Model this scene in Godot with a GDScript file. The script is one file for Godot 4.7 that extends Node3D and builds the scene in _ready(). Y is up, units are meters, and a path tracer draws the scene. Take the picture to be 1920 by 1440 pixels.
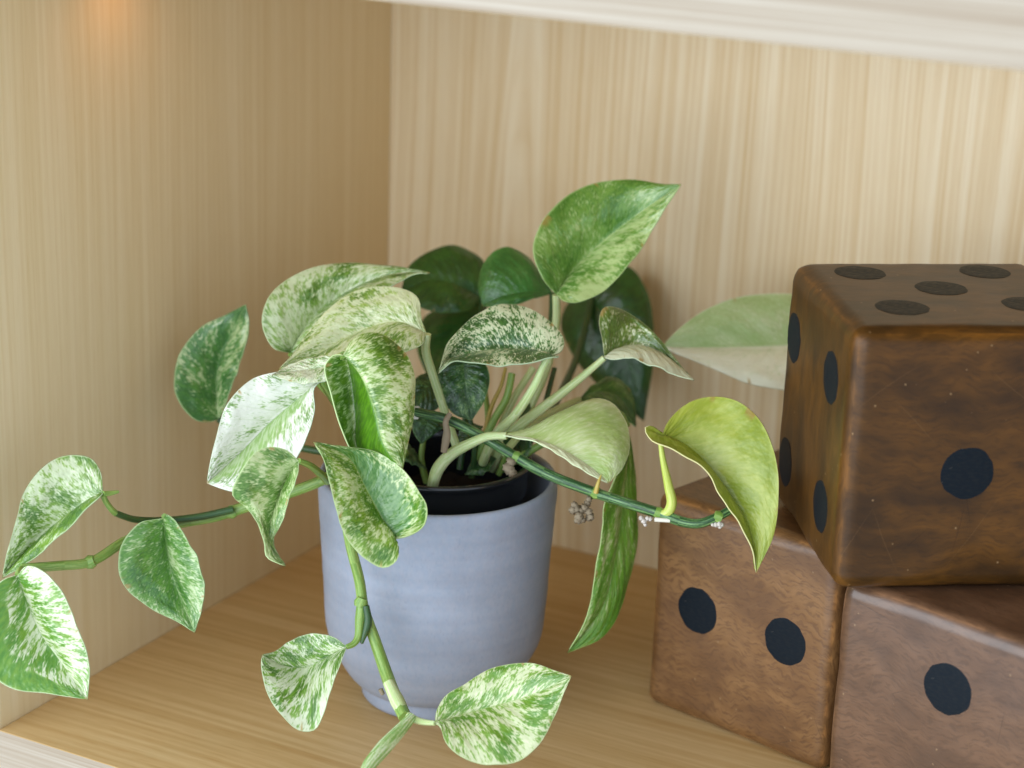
extends Node3D
# A corner of an ash bookshelf: a potted trailing plant and three large wooden dice.
# Units are metres, y is up. The inner corner of the compartment is the origin, z runs out of the shelf.

const EYE := Vector3(0.47096, 0.35193, 0.77453)
const TURN := Vector3(-0.312, 0.48469, 0.03343)
const FOCAL := 4000.0
const DEPTH := 0.2596
const HEIGHT := 0.2690
const SHELF_WIDTH := 0.78

var view := Basis.from_euler(TURN)
var plant: Node3D
var leaf_bump: ImageTexture
var used := {}


# ---------------------------------------------------------------- helpers

func at(x: float, y: float, d: float) -> Vector3:      # where a point measured in the photograph stands, d metres along the view
	return EYE + view * Vector3((x - 960.0) / FOCAL * d, (720.0 - y) / FOCAL * d, -d)


func numbered(called: String) -> String:
	var n: int = used.get(called, 0)
	used[called] = n + 1
	return called if n == 0 else "%s_%03d" % [called, n]


func thing(called: String, label: String, category: String, where: Vector3, turn := 0.0, group := "") -> Node3D:
	var o := Node3D.new()
	o.name = numbered(called)
	add_child(o, true)
	o.position = where
	o.rotation.y = turn
	o.set_meta("label", label)
	o.set_meta("category", category)
	if group:
		o.set_meta("group", group)
	return o


func put(called: String, mesh: Mesh, material: Material, parent: Node3D, where := Vector3.ZERO) -> MeshInstance3D:
	var o := MeshInstance3D.new()
	o.name = called
	o.mesh = mesh
	if material:
		o.material_override = material
	o.position = where
	parent.add_child(o, true)
	return o


func noise(s: int, octaves := 3, freq := 1.0) -> FastNoiseLite:
	var n := FastNoiseLite.new()
	n.noise_type = FastNoiseLite.TYPE_SIMPLEX_SMOOTH
	n.seed = s
	n.frequency = freq
	n.fractal_type = FastNoiseLite.FRACTAL_FBM
	n.fractal_octaves = octaves
	return n


func picture(w: int, h: int, bytes: PackedByteArray) -> ImageTexture:
	return ImageTexture.create_from_image(Image.create_from_data(w, h, false, Image.FORMAT_RGB8, bytes))


func c3(r: int, g: int, b: int) -> Color:
	return Color(r / 255.0, g / 255.0, b / 255.0)


func mat(albedo: Color, rough := 0.6, spec := 0.5) -> StandardMaterial3D:
	var m := StandardMaterial3D.new()
	m.albedo_color = albedo
	m.roughness = rough
	m.metallic_specular = spec
	return m


func curve(flat: Array, d0: float, n: int) -> PackedVector3Array:     # smooth curve through points given as x, y, millimetres behind d0; evenly spaced
	var pts: Array[Vector3] = []
	for i in range(0, flat.size(), 3):
		pts.append(at(flat[i], flat[i + 1], d0 + flat[i + 2] * 0.001))
	return through(pts, n)


func through(pts: Array[Vector3], n: int) -> PackedVector3Array:
	var dense := PackedVector3Array()
	var m := pts.size()
	for i in m - 1:
		var p0: Vector3 = pts[i - 1] if i > 0 else pts[0] * 2.0 - pts[1]
		var p3: Vector3 = pts[i + 2] if i + 2 < m else pts[m - 1] * 2.0 - pts[m - 2]
		for k in 16:
			var t := k / 16.0
			# centripetal spacing keeps tight turns from looping
			var t1 := maxf(sqrt(p0.distance_to(pts[i])), 1e-4)
			var t2 := t1 + maxf(sqrt(pts[i].distance_to(pts[i + 1])), 1e-4)
			var t3 := t2 + maxf(sqrt(pts[i + 1].distance_to(p3)), 1e-4)
			var s := lerpf(t1, t2, t)
			var a1 := p0.lerp(pts[i], s / t1)
			var a2 := pts[i].lerp(pts[i + 1], (s - t1) / (t2 - t1))
			var a3 := pts[i + 1].lerp(p3, (s - t2) / (t3 - t2))
			var b1 := a1.lerp(a2, s / t2)
			var b2 := a2.lerp(a3, (s - t1) / (t3 - t1))
			dense.append(b1.lerp(b2, (s - t1) / (t2 - t1)))
	dense.append(pts[m - 1])
	var run := PackedFloat32Array([0.0])
	for i in range(1, dense.size()):
		run.append(run[i - 1] + dense[i].distance_to(dense[i - 1]))
	var out := PackedVector3Array()
	var j := 0
	for i in n + 1:
		var goal := run[run.size() - 1] * i / n
		while j < dense.size() - 2 and run[j + 1] < goal:
			j += 1
		var span := maxf(run[j + 1] - run[j], 1e-9)
		out.append(dense[j].lerp(dense[j + 1], clampf((goal - run[j]) / span, 0, 1)))
	return out


class Sheet:                                            # collects vertices of one surface
	var v := PackedVector3Array()
	var n := PackedVector3Array()
	var uv := PackedVector2Array()
	var c := PackedColorArray()
	var ix := PackedInt32Array()
	func add(p: Vector3, nn: Vector3, t: Vector2, col := Color.WHITE) -> int:
		v.append(p); n.append(nn); uv.append(t); c.append(col)
		return v.size() - 1
	func tri(a: int, b: int, d: int) -> void:           # clockwise seen from where the normals point
		if (v[b] - v[a]).cross(v[d] - v[a]).dot(n[a] + n[b] + n[d]) > 0.0:
			ix.append_array([a, d, b])
		else:
			ix.append_array([a, b, d])
	func quad(a: int, b: int, d: int, e: int) -> void:
		tri(a, b, d)
		tri(a, d, e)
	func into(m: ArrayMesh, material: Material) -> void:
		var arr := []
		arr.resize(Mesh.ARRAY_MAX)
		arr[Mesh.ARRAY_VERTEX] = v
		arr[Mesh.ARRAY_NORMAL] = n
		arr[Mesh.ARRAY_TEX_UV] = uv
		arr[Mesh.ARRAY_COLOR] = c
		arr[Mesh.ARRAY_INDEX] = ix
		m.add_surface_from_arrays(Mesh.PRIMITIVE_TRIANGLES, arr)
		m.surface_set_material(m.get_surface_count() - 1, material)


func grid_normals(p: PackedVector3Array, rows: int, cols: int) -> PackedVector3Array:
	var out := PackedVector3Array()
	for i in rows:
		for j in cols:
			var a := p[mini(i + 1, rows - 1) * cols + j] - p[maxi(i - 1, 0) * cols + j]
			var b := p[i * cols + mini(j + 1, cols - 1)] - p[i * cols + maxi(j - 1, 0)]
			var nn := a.cross(b)
			out.append(nn.normalized() if nn.length() > 1e-14 else Vector3.ZERO)
	for i in [0, rows - 1]:                             # the ends, where all columns meet, take their neighbours' mean
		var from: int = 1 if i == 0 else rows - 2
		var mean := Vector3.ZERO
		for j in cols:
			mean += out[from * cols + j]
		for j in cols:
			out[i * cols + j] = out[from * cols + j].lerp(mean.normalized(), 0.5).normalized()
	return out


func tube_mesh(path: PackedVector3Array, radii: Array, material: Material, origin: Vector3, sides := 12, cap := true) -> ArrayMesh:
	var s := Sheet.new()
	var count := path.size()
	var up := Vector3(0.3, 0.9, 0.31).normalized()
	var along := 0.0
	for i in count:
		var dir := (path[mini(i + 1, count - 1)] - path[maxi(i - 1, 0)]).normalized()
		var side := dir.cross(up).normalized()
		up = side.cross(dir).normalized()
		var f := float(i) / (count - 1) * (radii.size() - 1)
		var k := mini(int(f), radii.size() - 2)
		var r: float = lerpf(radii[k], radii[k + 1], f - k)
		if i > 0:
			along += path[i].distance_to(path[i - 1])
		for j in sides + 1:
			var a := TAU * j / sides
			var nn := side * cos(a) + up * sin(a)
			s.add(path[i] + nn * r * (1.0 + 0.05 * sin(a * 5.0)) - origin, nn, Vector2(float(j) / sides, along * 40.0))
	for i in count - 1:
		for j in sides:
			var a := i * (sides + 1) + j
			s.quad(a, a + 1, a + sides + 2, a + sides + 1)
	if cap:
		for e in [0, count - 1]:
			var nn := (path[e] - path[1 if e == 0 else count - 2]).normalized()
			var mid := s.add(path[e] + nn * 0.0003 - origin, nn, Vector2(0.5, 0.5))
			var first := s.v.size()
			for j in sides + 1:
				s.add(s.v[e * (sides + 1) + j], nn, Vector2(0.5, 0.5))
			for j in sides:
				s.tri(mid, first + j, first + j + 1)
	var m := ArrayMesh.new()
	s.into(m, material)
	return m


func lathe_mesh(profile: Array, material: Material, sides := 96, wobble: FastNoiseLite = null, amount := 0.0) -> ArrayMesh:
	var pts: Array[Vector3] = []
	for p in profile:
		pts.append(Vector3(p[0], p[1], 0))
	var line := PackedVector3Array()
	for i in pts.size() - 1:                             # rounded by resampling a smooth curve
		pass
	line = through(pts, pts.size() * 8)
	var s := Sheet.new()
	for i in line.size():
		var d := line[mini(i + 1, line.size() - 1)] - line[maxi(i - 1, 0)]
		if wobble:                                       # throwing ridges
			var dr := amount * (wobble.get_noise_3d(0.5, (line[i].y + 0.0004) * 80.0, 0.5) - wobble.get_noise_3d(0.5, (line[i].y - 0.0004) * 80.0, 0.5)) / 0.0008
			d += Vector3(dr * d.y, 0, 0)
		var nn2 := Vector3(d.y, -d.x, 0).normalized()
		for j in sides + 1:
			var a := TAU * j / sides
			var r := line[i].x
			if wobble:
				r += amount * wobble.get_noise_3d(cos(a) * 0.7, line[i].y * 80.0, sin(a) * 0.7)
			s.add(Vector3(cos(a) * r, line[i].y, sin(a) * r), Vector3(cos(a) * nn2.x, nn2.y, sin(a) * nn2.x), Vector2(float(j) / sides, float(i) / line.size()))
	for i in line.size() - 1:
		for j in sides:
			var a := i * (sides + 1) + j
			s.quad(a, a + 1, a + sides + 2, a + sides + 1)
	var m := ArrayMesh.new()
	s.into(m, material)
	return m


func box_mesh(lo: Vector3, hi: Vector3, material: Material, grain: int, bevel := 0.0008, edge: Material = null) -> ArrayMesh:
	# a board with eased edges; grain is the axis that the wood runs along; uv.y follows it; faces across z may take the edge material
	var mid := (lo + hi) / 2.0
	var half := (hi - lo) / 2.0
	var faces := Sheet.new()
	var front := Sheet.new()
	for ax in 3:
		for sg in [-1.0, 1.0]:
			var s := front if edge and ax == 2 and sg > 0.0 else faces
			var a := (ax + 1) % 3
			var b := (ax + 2) % 3
			var out := Vector3.ZERO
			out[ax] = sg
			var ids := []
			var lines_a := [-half[a], -half[a] + bevel, half[a] - bevel, half[a]]
			var lines_b := [-half[b], -half[b] + bevel, half[b] - bevel, half[b]]
			for i in 4:
				for j in 4:
					var p := Vector3.ZERO
					p[ax] = sg * half[ax]
					p[a] = lines_a[i]
					p[b] = lines_b[j]
					var inner := p.clamp(-half + Vector3.ONE * bevel, half - Vector3.ONE * bevel)
					var nn := (p - inner).normalized()
					var q := mid + inner + nn * bevel
					var g := grain if ax != grain else a
					var across := 3 - ax - g
					ids.append(s.add(q, nn, Vector2(q[across], q[g])))
			for i in 3:
				for j in 3:
					s.quad(ids[i * 4 + j], ids[i * 4 + j + 1], ids[i * 4 + j + 5], ids[i * 4 + j + 4])
	var m := ArrayMesh.new()
	faces.into(m, material)
	if edge:
		front.into(m, edge)
	return m


# ---------------------------------------------------------------- materials

func wood_picture(s: int, pale: Color, deep: Color, bands: float, figure: float, pore: float, heart := -1.0) -> ImageTexture:
	# x across the grain, y along it
	var w := 1024
	var h := 320
	var warp := noise(s, 2, 1.0)
	var broad := noise(s + 1, 3, 1.0)
	var fine := noise(s + 2, 2, 1.0)
	var pores := noise(s + 3, 1, 1.0)
	var by := PackedByteArray()
	by.resize(w * h * 3)
	var k := 0
	for y in h:
		var v := float(y) / h
		for x in w:
			var u := float(x) / w
			var uu := u + figure * warp.get_noise_2d(u * 3.0, v * 1.1)
			var other := 2.5 * smoothstep(heart - 0.06, heart + 0.06, uu) if heart >= 0.0 else 0.0
			if heart >= 0.0:                             # nested arches where the veneer is cut near the heart of the tree
				uu = sqrt((uu - heart) ** 2 + 0.0009) + 0.030 * v * exp(-((uu - heart) / 0.12) ** 2)
			var t := 0.45 + 0.42 * broad.get_noise_2d(uu * bands, v * 0.7 + other) + 0.55 * fine.get_noise_2d(uu * bands * 4.0, v * 1.6 + other)
			var p := pores.get_noise_2d(uu * 420.0, v * 26.0)
			t = clampf(t, 0.0, 1.0) + (0.35 * pore * clampf((p - 0.25) * 2.0, 0.0, 1.0))
			var c := pale.lerp(deep, clampf(t, 0.0, 1.2))
			by[k] = clampi(int(c.r * 255.0), 0, 255)
			by[k + 1] = clampi(int(c.g * 255.0), 0, 255)
			by[k + 2] = clampi(int(c.b * 255.0), 0, 255)
			k += 3
	return picture(w, h, by)


func wood(s: int, pale: Color, deep: Color, bands: float, figure: float, pore: float, width: float, length: float, rough := 0.5, heart := -1.0) -> StandardMaterial3D:
	var m := mat(Color.WHITE, rough, 0.4)
	m.albedo_texture = wood_picture(s, pale, deep, bands, figure, pore, heart)
	m.uv1_scale = Vector3(1.0 / width, 1.0 / length, 1.0)
	m.uv1_offset = Vector3(0.03, 0.05, 0.0)
	m.heightmap_enabled = true
	m.heightmap_texture = m.albedo_texture
	m.heightmap_scale = 0.012
	return m


func leaf_picture(s: int, look: Dictionary) -> ImageTexture:
	var w := 288
	var h := 432
	var big := noise(s * 7 + 1, 2, 1.0)
	var streak := noise(s * 7 + 2, 3, 1.0)
	var speck := noise(s * 7 + 3, 2, 1.0)
	var green: Color = look.green
	var deep: Color = look.deep
	var pale: Color = look.pale
	var cov_l: float = look.left
	var cov_r: float = look.right
	var sharp: float = look.get("sharp", 0.48)
	var speckle: float = look.get("speck", 0.45)
	var vein: float = look.get("vein", 0.5)
	var rib: Color = look.get("rib", green.lerp(pale, 0.55))
	var mottle: float = look.get("mottle", 1.0)
	var outer: float = look.get("outer", 2.0)
	var band_mix: float = look.get("band_mix", 0.8)
	var run: float = look.get("run", 4.6)
	var band: float = look.get("band", 0.0)
	var band_color: Color = look.get("band_color", green)
	var inner: float = look.get("inner", 0.0)
	var solid: Color = look.get("solid", green)
	var by := PackedByteArray()
	by.resize(w * h * 3)
	var k := 0
	for y in h:
		var v := (y + 0.5) / h
		for x in w:
			var u := (x + 0.5) / w
			var side := 0.0 if u < 0.5 else 40.0
			var sx := absf(2.0 * u - 1.0)
			var q := v - 0.34 * sx + 0.10 * sx * sx
			var a := big.get_noise_2d(q * 3.2 + side, sx * 1.4)
			var b := streak.get_noise_2d(q * 26.0 + side, sx * run + 9.0)
			var e := speck.get_noise_2d(q * 100.0 + side, sx * 10.0)
			var val := (cov_l if side == 0.0 else cov_r) + mottle * (0.62 * a + 0.80 * b + speckle * e)
			var t := smoothstep(-sharp, sharp, val)
			var g := green.lerp(deep, clampf(0.5 + 1.1 * b - 0.8 * a, 0.0, 1.0))
			var mid := g.lerp(pale, 0.42)
			var c: Color = g.lerp(mid, t * 2.0) if t < 0.5 else mid.lerp(pale, t * 2.0 - 1.0)
			c = c.lerp(pale, clampf(0.30 * e + 0.15 * b, 0.0, 0.3))
			if side > 0.0 and band > 0.0:                # a green zone along the midrib's right side
				c = c.lerp(band_color.lerp(pale, clampf(band_mix * (0.3 + b), 0.0, 0.4)), smoothstep(band, band * 0.72, sx + 0.25 * b) * 0.9)
			if side == 0.0 and sx > outer:
				c = c.lerp(green.lerp(deep, clampf(0.4 + b, 0.0, 1.0)), smoothstep(outer, outer + 0.12, sx + 0.2 * a))
			if sx < inner and side == 0.0:               # a sector of the leaf without cream
				c = solid.lerp(deep, clampf(0.3 + b, 0.0, 0.5))
			# veins: thin lines that leave the midrib, and the midrib
			var lane := absf(fposmod(q * 11.0, 1.0) - 0.5)
			c = c.lerp(rib, vein * 0.35 * smoothstep(0.09, 0.0, lane) * (1.0 - sx))
			c = c.lerp(rib, vein * smoothstep(0.045 * (1.15 - v), 0.0, sx))
			c = c.lerp(pale, 0.7 * smoothstep(0.965, 1.0, sx))
			# browned tip and a few dry spots along the margin
			var dry := smoothstep(0.975, 1.0, v) * 0.6 + smoothstep(0.86, 1.0, sx) * smoothstep(0.42, 0.6, streak.get_noise_2d(v * 9.0 + 31.0 + side, 77.0))
			c = c.lerp(c3(168, 136, 76), clampf(dry, 0.0, 0.7))
			by[k] = clampi(int(c.r * 255.0), 0, 255)
			by[k + 1] = clampi(int(c.g * 255.0), 0, 255)
			by[k + 2] = clampi(int(c.b * 255.0), 0, 255)
			k += 3
	return picture(w, h, by)


func vein_relief() -> ImageTexture:
	var w := 192
	var h := 288
	var n := noise(71, 3, 1.0)
	var by := PackedByteArray()
	by.resize(w * h * 3)
	var k := 0
	for y in h:
		for x in w:
			var sx := absf(2.0 * (x + 0.5) / w - 1.0)
			var v := (y + 0.5) / h
			var q := v - 0.34 * sx + 0.10 * sx * sx
			var lane := absf(fposmod(q * 11.0, 1.0) - 0.5) * 2.0
			var t := 0.55 + 0.25 * lane * (1.0 - sx) + 0.30 * n.get_noise_2d(q * 30.0, sx * 6.0) - 0.35 * smoothstep(0.05, 0.0, sx)
			var b := clampi(int(t * 255.0), 0, 255)
			by[k] = b
			by[k + 1] = b
			by[k + 2] = b
			k += 3
	return picture(w, h, by)


func leaf_material(tex: Texture2D, tint: Color, rough: float, glow: float) -> StandardMaterial3D:
	var m := mat(tint, rough, 0.5)
	m.albedo_texture = tex
	m.texture_repeat = false
	m.backlight_enabled = true
	m.metallic_specular = 0.62
	m.backlight = Color(glow, glow, glow * 0.45)
	m.heightmap_enabled = true
	m.heightmap_texture = leaf_bump
	m.heightmap_scale = 0.03
	return m


# ---------------------------------------------------------------- the plant's pieces

func leaf(d0: float, rib: Array, left: Array, right: Array, look: Dictionary, puff_l := 0.10, puff_r := 0.10, crease := [], thick := 0.00022) -> MeshInstance3D:
	# rib, left and right edge all run from the stalk to the tip
	var rows := 41
	var half := 10
	var cols := 2 * half + 1
	var m := curve(rib, d0, rows - 1)
	var l := curve(left, d0, rows - 1)
	var r := curve(right, d0, rows - 1)
	var fold := curve(crease, d0, rows - 1) if crease else m
	var origin := m[0]
	var s: int = look.seed
	var ripple := noise(s + 300, 2, 1.0)
	var p := PackedVector3Array()
	for i in rows:
		var t := float(i) / (rows - 1)
		var dir := (m[mini(i + 1, rows - 1)] - m[maxi(i - 1, 0)]).normalized()
		for j in range(-half, half + 1):
			var e := l[i] if j < 0 else r[i]
			var f := absf(j) / half
			var span := e - m[i]
			var nn := dir.cross(span)
			nn = nn.normalized() if nn.length() > 1e-9 else Vector3.ZERO
			if nn.dot(EYE - m[i]) < 0.0:
				nn = -nn
			var puff := puff_l if j < 0 else puff_r
			var q := t - 0.34 * f
			var lift := span.length() * puff * 4.0 * f * (1.0 - f)
			lift += 0.00022 * cos(q * TAU * 9.0) * f * (1.0 - f) * 4.0
			lift += 0.0011 * ripple.get_noise_2d(t * 4.0 + 9.0 * signf(j), f * 1.5) * f * sin(PI * t)
			if crease and j < 0:                         # a sharp second fold at 0.6 of the way to the left edge
				var on := m[i].lerp(fold[i], f / 0.6) if f <= 0.6 else fold[i].lerp(e, (f - 0.6) / 0.4)
				p.append(on)
			else:
				p.append(m[i] + span * f + nn * lift)
	var ns := grid_normals(p, rows, cols)
	var ahead := 0.0
	for i in range(0, p.size(), 7):
		ahead += ns[i].dot((EYE - p[i]).normalized())
	var sg := 1.0 if ahead > 0.0 else -1.0
	var tex := leaf_picture(s, look)
	var top := leaf_material(tex, look.get("tint", Color(0.99, 0.98, 0.93)), look.get("rough", 0.30), look.get("glow", 0.34))
	var under := leaf_material(tex, Color(0.95, 0.95, 0.89), 0.55, look.get("glow", 0.34))
	var margin := mat(look.get("margin", (look.pale as Color).lerp(look.green, 0.25)), 0.5)
	var mesh := ArrayMesh.new()
	for face in [1.0, -1.0]:
		var sh := Sheet.new()
		for i in rows:
			for j in cols:
				var k: int = i * cols + j
				var nn: Vector3 = ns[k] * sg * face
				sh.add(p[k] + nn * thick - origin, nn, Vector2(float(j) / (cols - 1), float(i) / (rows - 1)))
		for i in rows - 1:
			for j in cols - 1:
				var a: int = i * cols + j
				sh.quad(a, a + 1, a + cols + 1, a + cols)
		sh.into(mesh, top if face > 0.0 else under)
	var rim := Sheet.new()
	for e in [0, cols - 1]:
		var first := rim.v.size()
		for i in rows:
			var k: int = i * cols + e
			var inward: int = i * cols + (1 if e == 0 else cols - 2)
			var out := (p[k] - p[inward]).normalized()
			var nn := ns[k] * thick
			rim.add(p[k] + nn - origin, (out + ns[k]).normalized(), Vector2.ZERO)
			rim.add(p[k] + out * thick * 0.9 - origin, out, Vector2.ZERO)
			rim.add(p[k] - nn - origin, (out - ns[k]).normalized(), Vector2.ZERO)
		for i in rows - 1:
			for j in 2:
				var a := first + i * 3 + j
				rim.quad(a, a + 1, a + 4, a + 3)
	rim.into(mesh, margin)
	return put("leaf", mesh, null, plant, origin - plant.position)


func stalk(of: Node3D, called: String, d0: float, flat: Array, radii: Array, material: Material) -> MeshInstance3D:
	var path := curve(flat, d0, maxi(12, flat.size() * 3))
	var base := plant.position + (of.position if of != plant else Vector3.ZERO)
	return put(called, tube_mesh(path, radii, material, base), null, of)


func knobs(of: Node3D, x: float, y: float, d: float, spots: Array, material: Material) -> MeshInstance3D:
	# a dried root: a few crumpled lumps grown together; spots are dx, dy in pixels, dz in mm and a radius in mm
	var s := Sheet.new()
	var n := noise(int(x), 3, 1.0)
	var base := plant.position + (of.position if of != plant else Vector3.ZERO)
	for q in spots:
		var mid := at(x + q[0], y + q[1], d + q[2] * 0.001)
		var r: float = q[3] * 0.001
		var first := s.v.size()
		for i in 11:
			for j in 15:
				var a := PI * i / 10.0
				var b := TAU * j / 14.0
				var nn := Vector3(sin(a) * cos(b), cos(a), sin(a) * sin(b))
				s.add(mid + nn * r * (0.95 + 0.9 * n.get_noise_3d(nn.x * 2.8 + mid.x * 900.0, nn.y * 2.8, nn.z * 2.8)) - base, nn, Vector2.ZERO)
		for i in 10:
			for j in 14:
				var a := first + i * 15 + j
				s.quad(a, a + 1, a + 16, a + 15)
	var m := ArrayMesh.new()
	s.into(m, material)
	return put("aerial_root", m, null, of)


func stem_material(a: Color, b: Color, s: int) -> StandardMaterial3D:
	var w := 48
	var h := 128
	var n := noise(s, 3, 1.0)
	var by := PackedByteArray()
	by.resize(w * h * 3)
	var k := 0
	for y in h:
		for x in w:
			var ang := TAU * x / w
			var t := 0.42 + 1.5 * n.get_noise_3d(cos(ang) * 2.4, sin(ang) * 2.4, y * 0.012) + 0.35 * n.get_noise_2d(x * 0.5, y * 0.15)
			var c := a.lerp(b, clampf(t, 0, 1))
			by[k] = int(c.r * 255.0)
			by[k + 1] = int(c.g * 255.0)
			by[k + 2] = int(c.b * 255.0)
			k += 3
	var m := mat(Color.WHITE, 0.42)
	m.albedo_texture = picture(w, h, by)
	m.subsurf_scatter_enabled = true
	m.subsurf_scatter_strength = 0.1
	return m


# ---------------------------------------------------------------- dice

func die_picture(s: int, tan_: Color, brown: Color, dark: Color, figure: float) -> ImageTexture:
	var w := 448
	var big := noise(s, 4, 1.0)
	var mid := noise(s + 1, 3, 1.0)
	var line := noise(s + 2, 3, 1.0)
	var pore := noise(s + 3, 2, 1.0)
	var rng := RandomNumberGenerator.new()
	rng.seed = s
	var by := PackedByteArray()
	by.resize(w * w * 3)
	var k := 0
	for y in w:
		var v := float(y) / w
		for x in w:
			var u := float(x) / w
			var bg := big.get_noise_2d(u * 2.4, v * 2.9)
			var wv := v + 0.05 * mid.get_noise_2d(u * 3.0, v * 2.0) + 0.012 * figure * mid.get_noise_2d(u * 22.0, v * 12.0)
			var ln := line.get_noise_2d(u * 3.0, wv * (14.0 + 22.0 * figure))
			var pr := pore.get_noise_2d(u * 16.0, wv * 70.0)
			var t := clampf(0.5 + 0.7 * bg + (0.35 + 0.35 * figure) * ln, 0.0, 1.0)
			var c := brown.lerp(tan_, t)
			c = c.lerp(dark, clampf(0.1 + 0.8 * mid.get_noise_2d(u * 2.6 + 7.0, v * 5.2), 0.0, 0.5))
			c = c.lerp(dark, clampf(1.5 * (pr - 0.05), 0.0, 0.6) * figure)
			by[k] = int(clampf(c.r, 0, 1) * 255.0)
			by[k + 1] = int(clampf(c.g, 0, 1) * 255.0)
			by[k + 2] = int(clampf(c.b, 0, 1) * 255.0)
			k += 3
	for i in 26:                                         # chips in the lacquer
		var x := rng.randi_range(4, w - 5)
		var y := rng.randi_range(4, w - 5)
		var r := rng.randf_range(0.6, 2.0)
		for dy in range(-3, 4):
			for dx in range(-3, 4):
				if Vector2(dx, dy * rng.randf_range(0.8, 1.4)).length() < r:
					stain(by, w, x + dx, y + dy, c3(196, 160, 118), 0.75)
	for i in 16:                                         # scratches, pale and dark
		var p := Vector2(rng.randf(), rng.randf()) * w
		var d := Vector2.from_angle(rng.randf() * TAU)
		var long := rng.randi_range(30, 150)
		var tone := c3(170, 132, 92) if i % 3 else c3(40, 24, 14)
		for j in long:
			d = d.rotated(rng.randf_range(-0.02, 0.02))
			p += d
			stain(by, w, int(p.x), int(p.y), tone, 0.32 * sin(PI * j / long))
	return picture(w, w, by)


func stain(by: PackedByteArray, w: int, x: int, y: int, c: Color, share: float) -> void:
	if x < 0 or y < 0 or x >= w or y >= w:
		return
	var k := (y * w + x) * 3
	by[k] = int(lerpf(by[k], c.r * 255.0, share))
	by[k + 1] = int(lerpf(by[k + 1], c.g * 255.0, share))
	by[k + 2] = int(lerpf(by[k + 2], c.b * 255.0, share))


func die(label: String, corner: Vector3, turn: float, side: float, tall: float, s: int, tex: Texture2D, rough: float, coat: float, faces: Dictionary, pip_ink: Array) -> Node3D:
	# corner is the near left bottom corner as the photograph shows it; faces holds, by name, pips in mm from the face's near left lower corner
	var right := Vector3(cos(turn), 0, -sin(turn))
	var away := Vector3(-sin(turn), 0, -cos(turn))
	var root := thing("wooden_die", label, "die", corner + (right + away) * side / 2.0, turn, "large wooden dice on the shelf")
	var half := Vector3(side, tall, side) / 2.0
	var mid := Vector3(0, tall / 2.0, 0)
	var r := 0.0062 if s == 700 else 0.0048
	var n := noise(s + 50, 3, 1.0)
	var m := mat(Color.WHITE, rough, 0.3 if s == 700 else 0.5)
	m.albedo_texture = tex
	m.vertex_color_use_as_albedo = true
	m.clearcoat_enabled = true
	m.clearcoat = coat
	m.clearcoat_roughness = 0.2
	m.heightmap_enabled = true
	m.heightmap_texture = tex
	m.heightmap_scale = 0.015
	var sh := Sheet.new()
	var cells := 44
	for ax in 3:
		for sg in [-1.0, 1.0]:
			var a := (ax + 1) % 3
			var b := (ax + 2) % 3
			var first := sh.v.size()
			for i in cells + 1:
				for j in cells + 1:
					var p := Vector3.ZERO
					p[ax] = sg * half[ax]
					p[a] = half[a] * (2.0 * i / cells - 1.0)
					p[b] = half[b] * (2.0 * j / cells - 1.0)
					var rr := r * (1.0 + 0.35 * n.get_noise_3d(p.x * 25.0, p.y * 25.0, p.z * 25.0))
					var inner := p.clamp(-half + Vector3.ONE * rr, half - Vector3.ONE * rr)
					var nn := (p - inner).normalized()
					var q := inner + nn * rr
					# lacquer worn through on the rounded edges
					var bend := 1.0 - maxf(absf(nn.x), maxf(absf(nn.y), absf(nn.z)))
					var worn := smoothstep(0.10, 0.30, bend) * smoothstep(0.0, 0.5, n.get_noise_3d(q.x * 110.0, q.y * 110.0 + 5.0, q.z * 110.0) + 0.9 * bend + (0.12 if s == 700 else 0.0))
					var tone := Color(0.5, 0.5, 0.5).lerp(Color(1.0, 0.96, 0.86), worn * 0.85)
					nn = (nn + 0.02 * Vector3(n.get_noise_3d(q.x * 90.0, q.y * 90.0, q.z * 90.0), n.get_noise_3d(q.y * 90.0, q.z * 90.0, q.x * 90.0), 0)).normalized()
					var u := 0.06 + 0.88 * i / cells
					var v := 0.06 + 0.88 * j / cells
					sh.add(mid + q, nn, Vector2(v, u) if (ax + int(sg)) % 2 == 0 else Vector2(u, 1.0 - v), tone)
			for i in cells:
				for j in cells:
					var k := first + i * (cells + 1) + j
					sh.quad(k, k + 1, k + cells + 2, k + cells + 1)
	var mesh := ArrayMesh.new()
	sh.into(mesh, m)
	put("body", mesh, null, root)
	for face in faces:
		var o := Vector3(-half.x, 0, half.z)
		var e1 := Vector3.RIGHT
		var e2 := Vector3.UP
		if face == "left":
			o = Vector3(-half.x, 0, half.z); e1 = Vector3.FORWARD
		elif face == "top":
			o = Vector3(-half.x, tall, half.z); e2 = Vector3.FORWARD
		elif face == "right":
			o = Vector3(half.x, 0, half.z); e1 = Vector3.FORWARD
		elif face == "back":
			o = Vector3(-half.x, 0, -half.z)
		var out := e2.cross(e1) if face == "left" else e1.cross(e2)
		for xy in faces[face]:
			var pip := put("pip", pip_mesh(e1, e2, out, int(xy[0] * 7.0 + xy[1]) + s), pip_ink[1] if face == "top" else pip_ink[0], root)
			pip.position = o + e1 * xy[0] * 0.001 + e2 * xy[1] * 0.001
	return root


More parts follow.
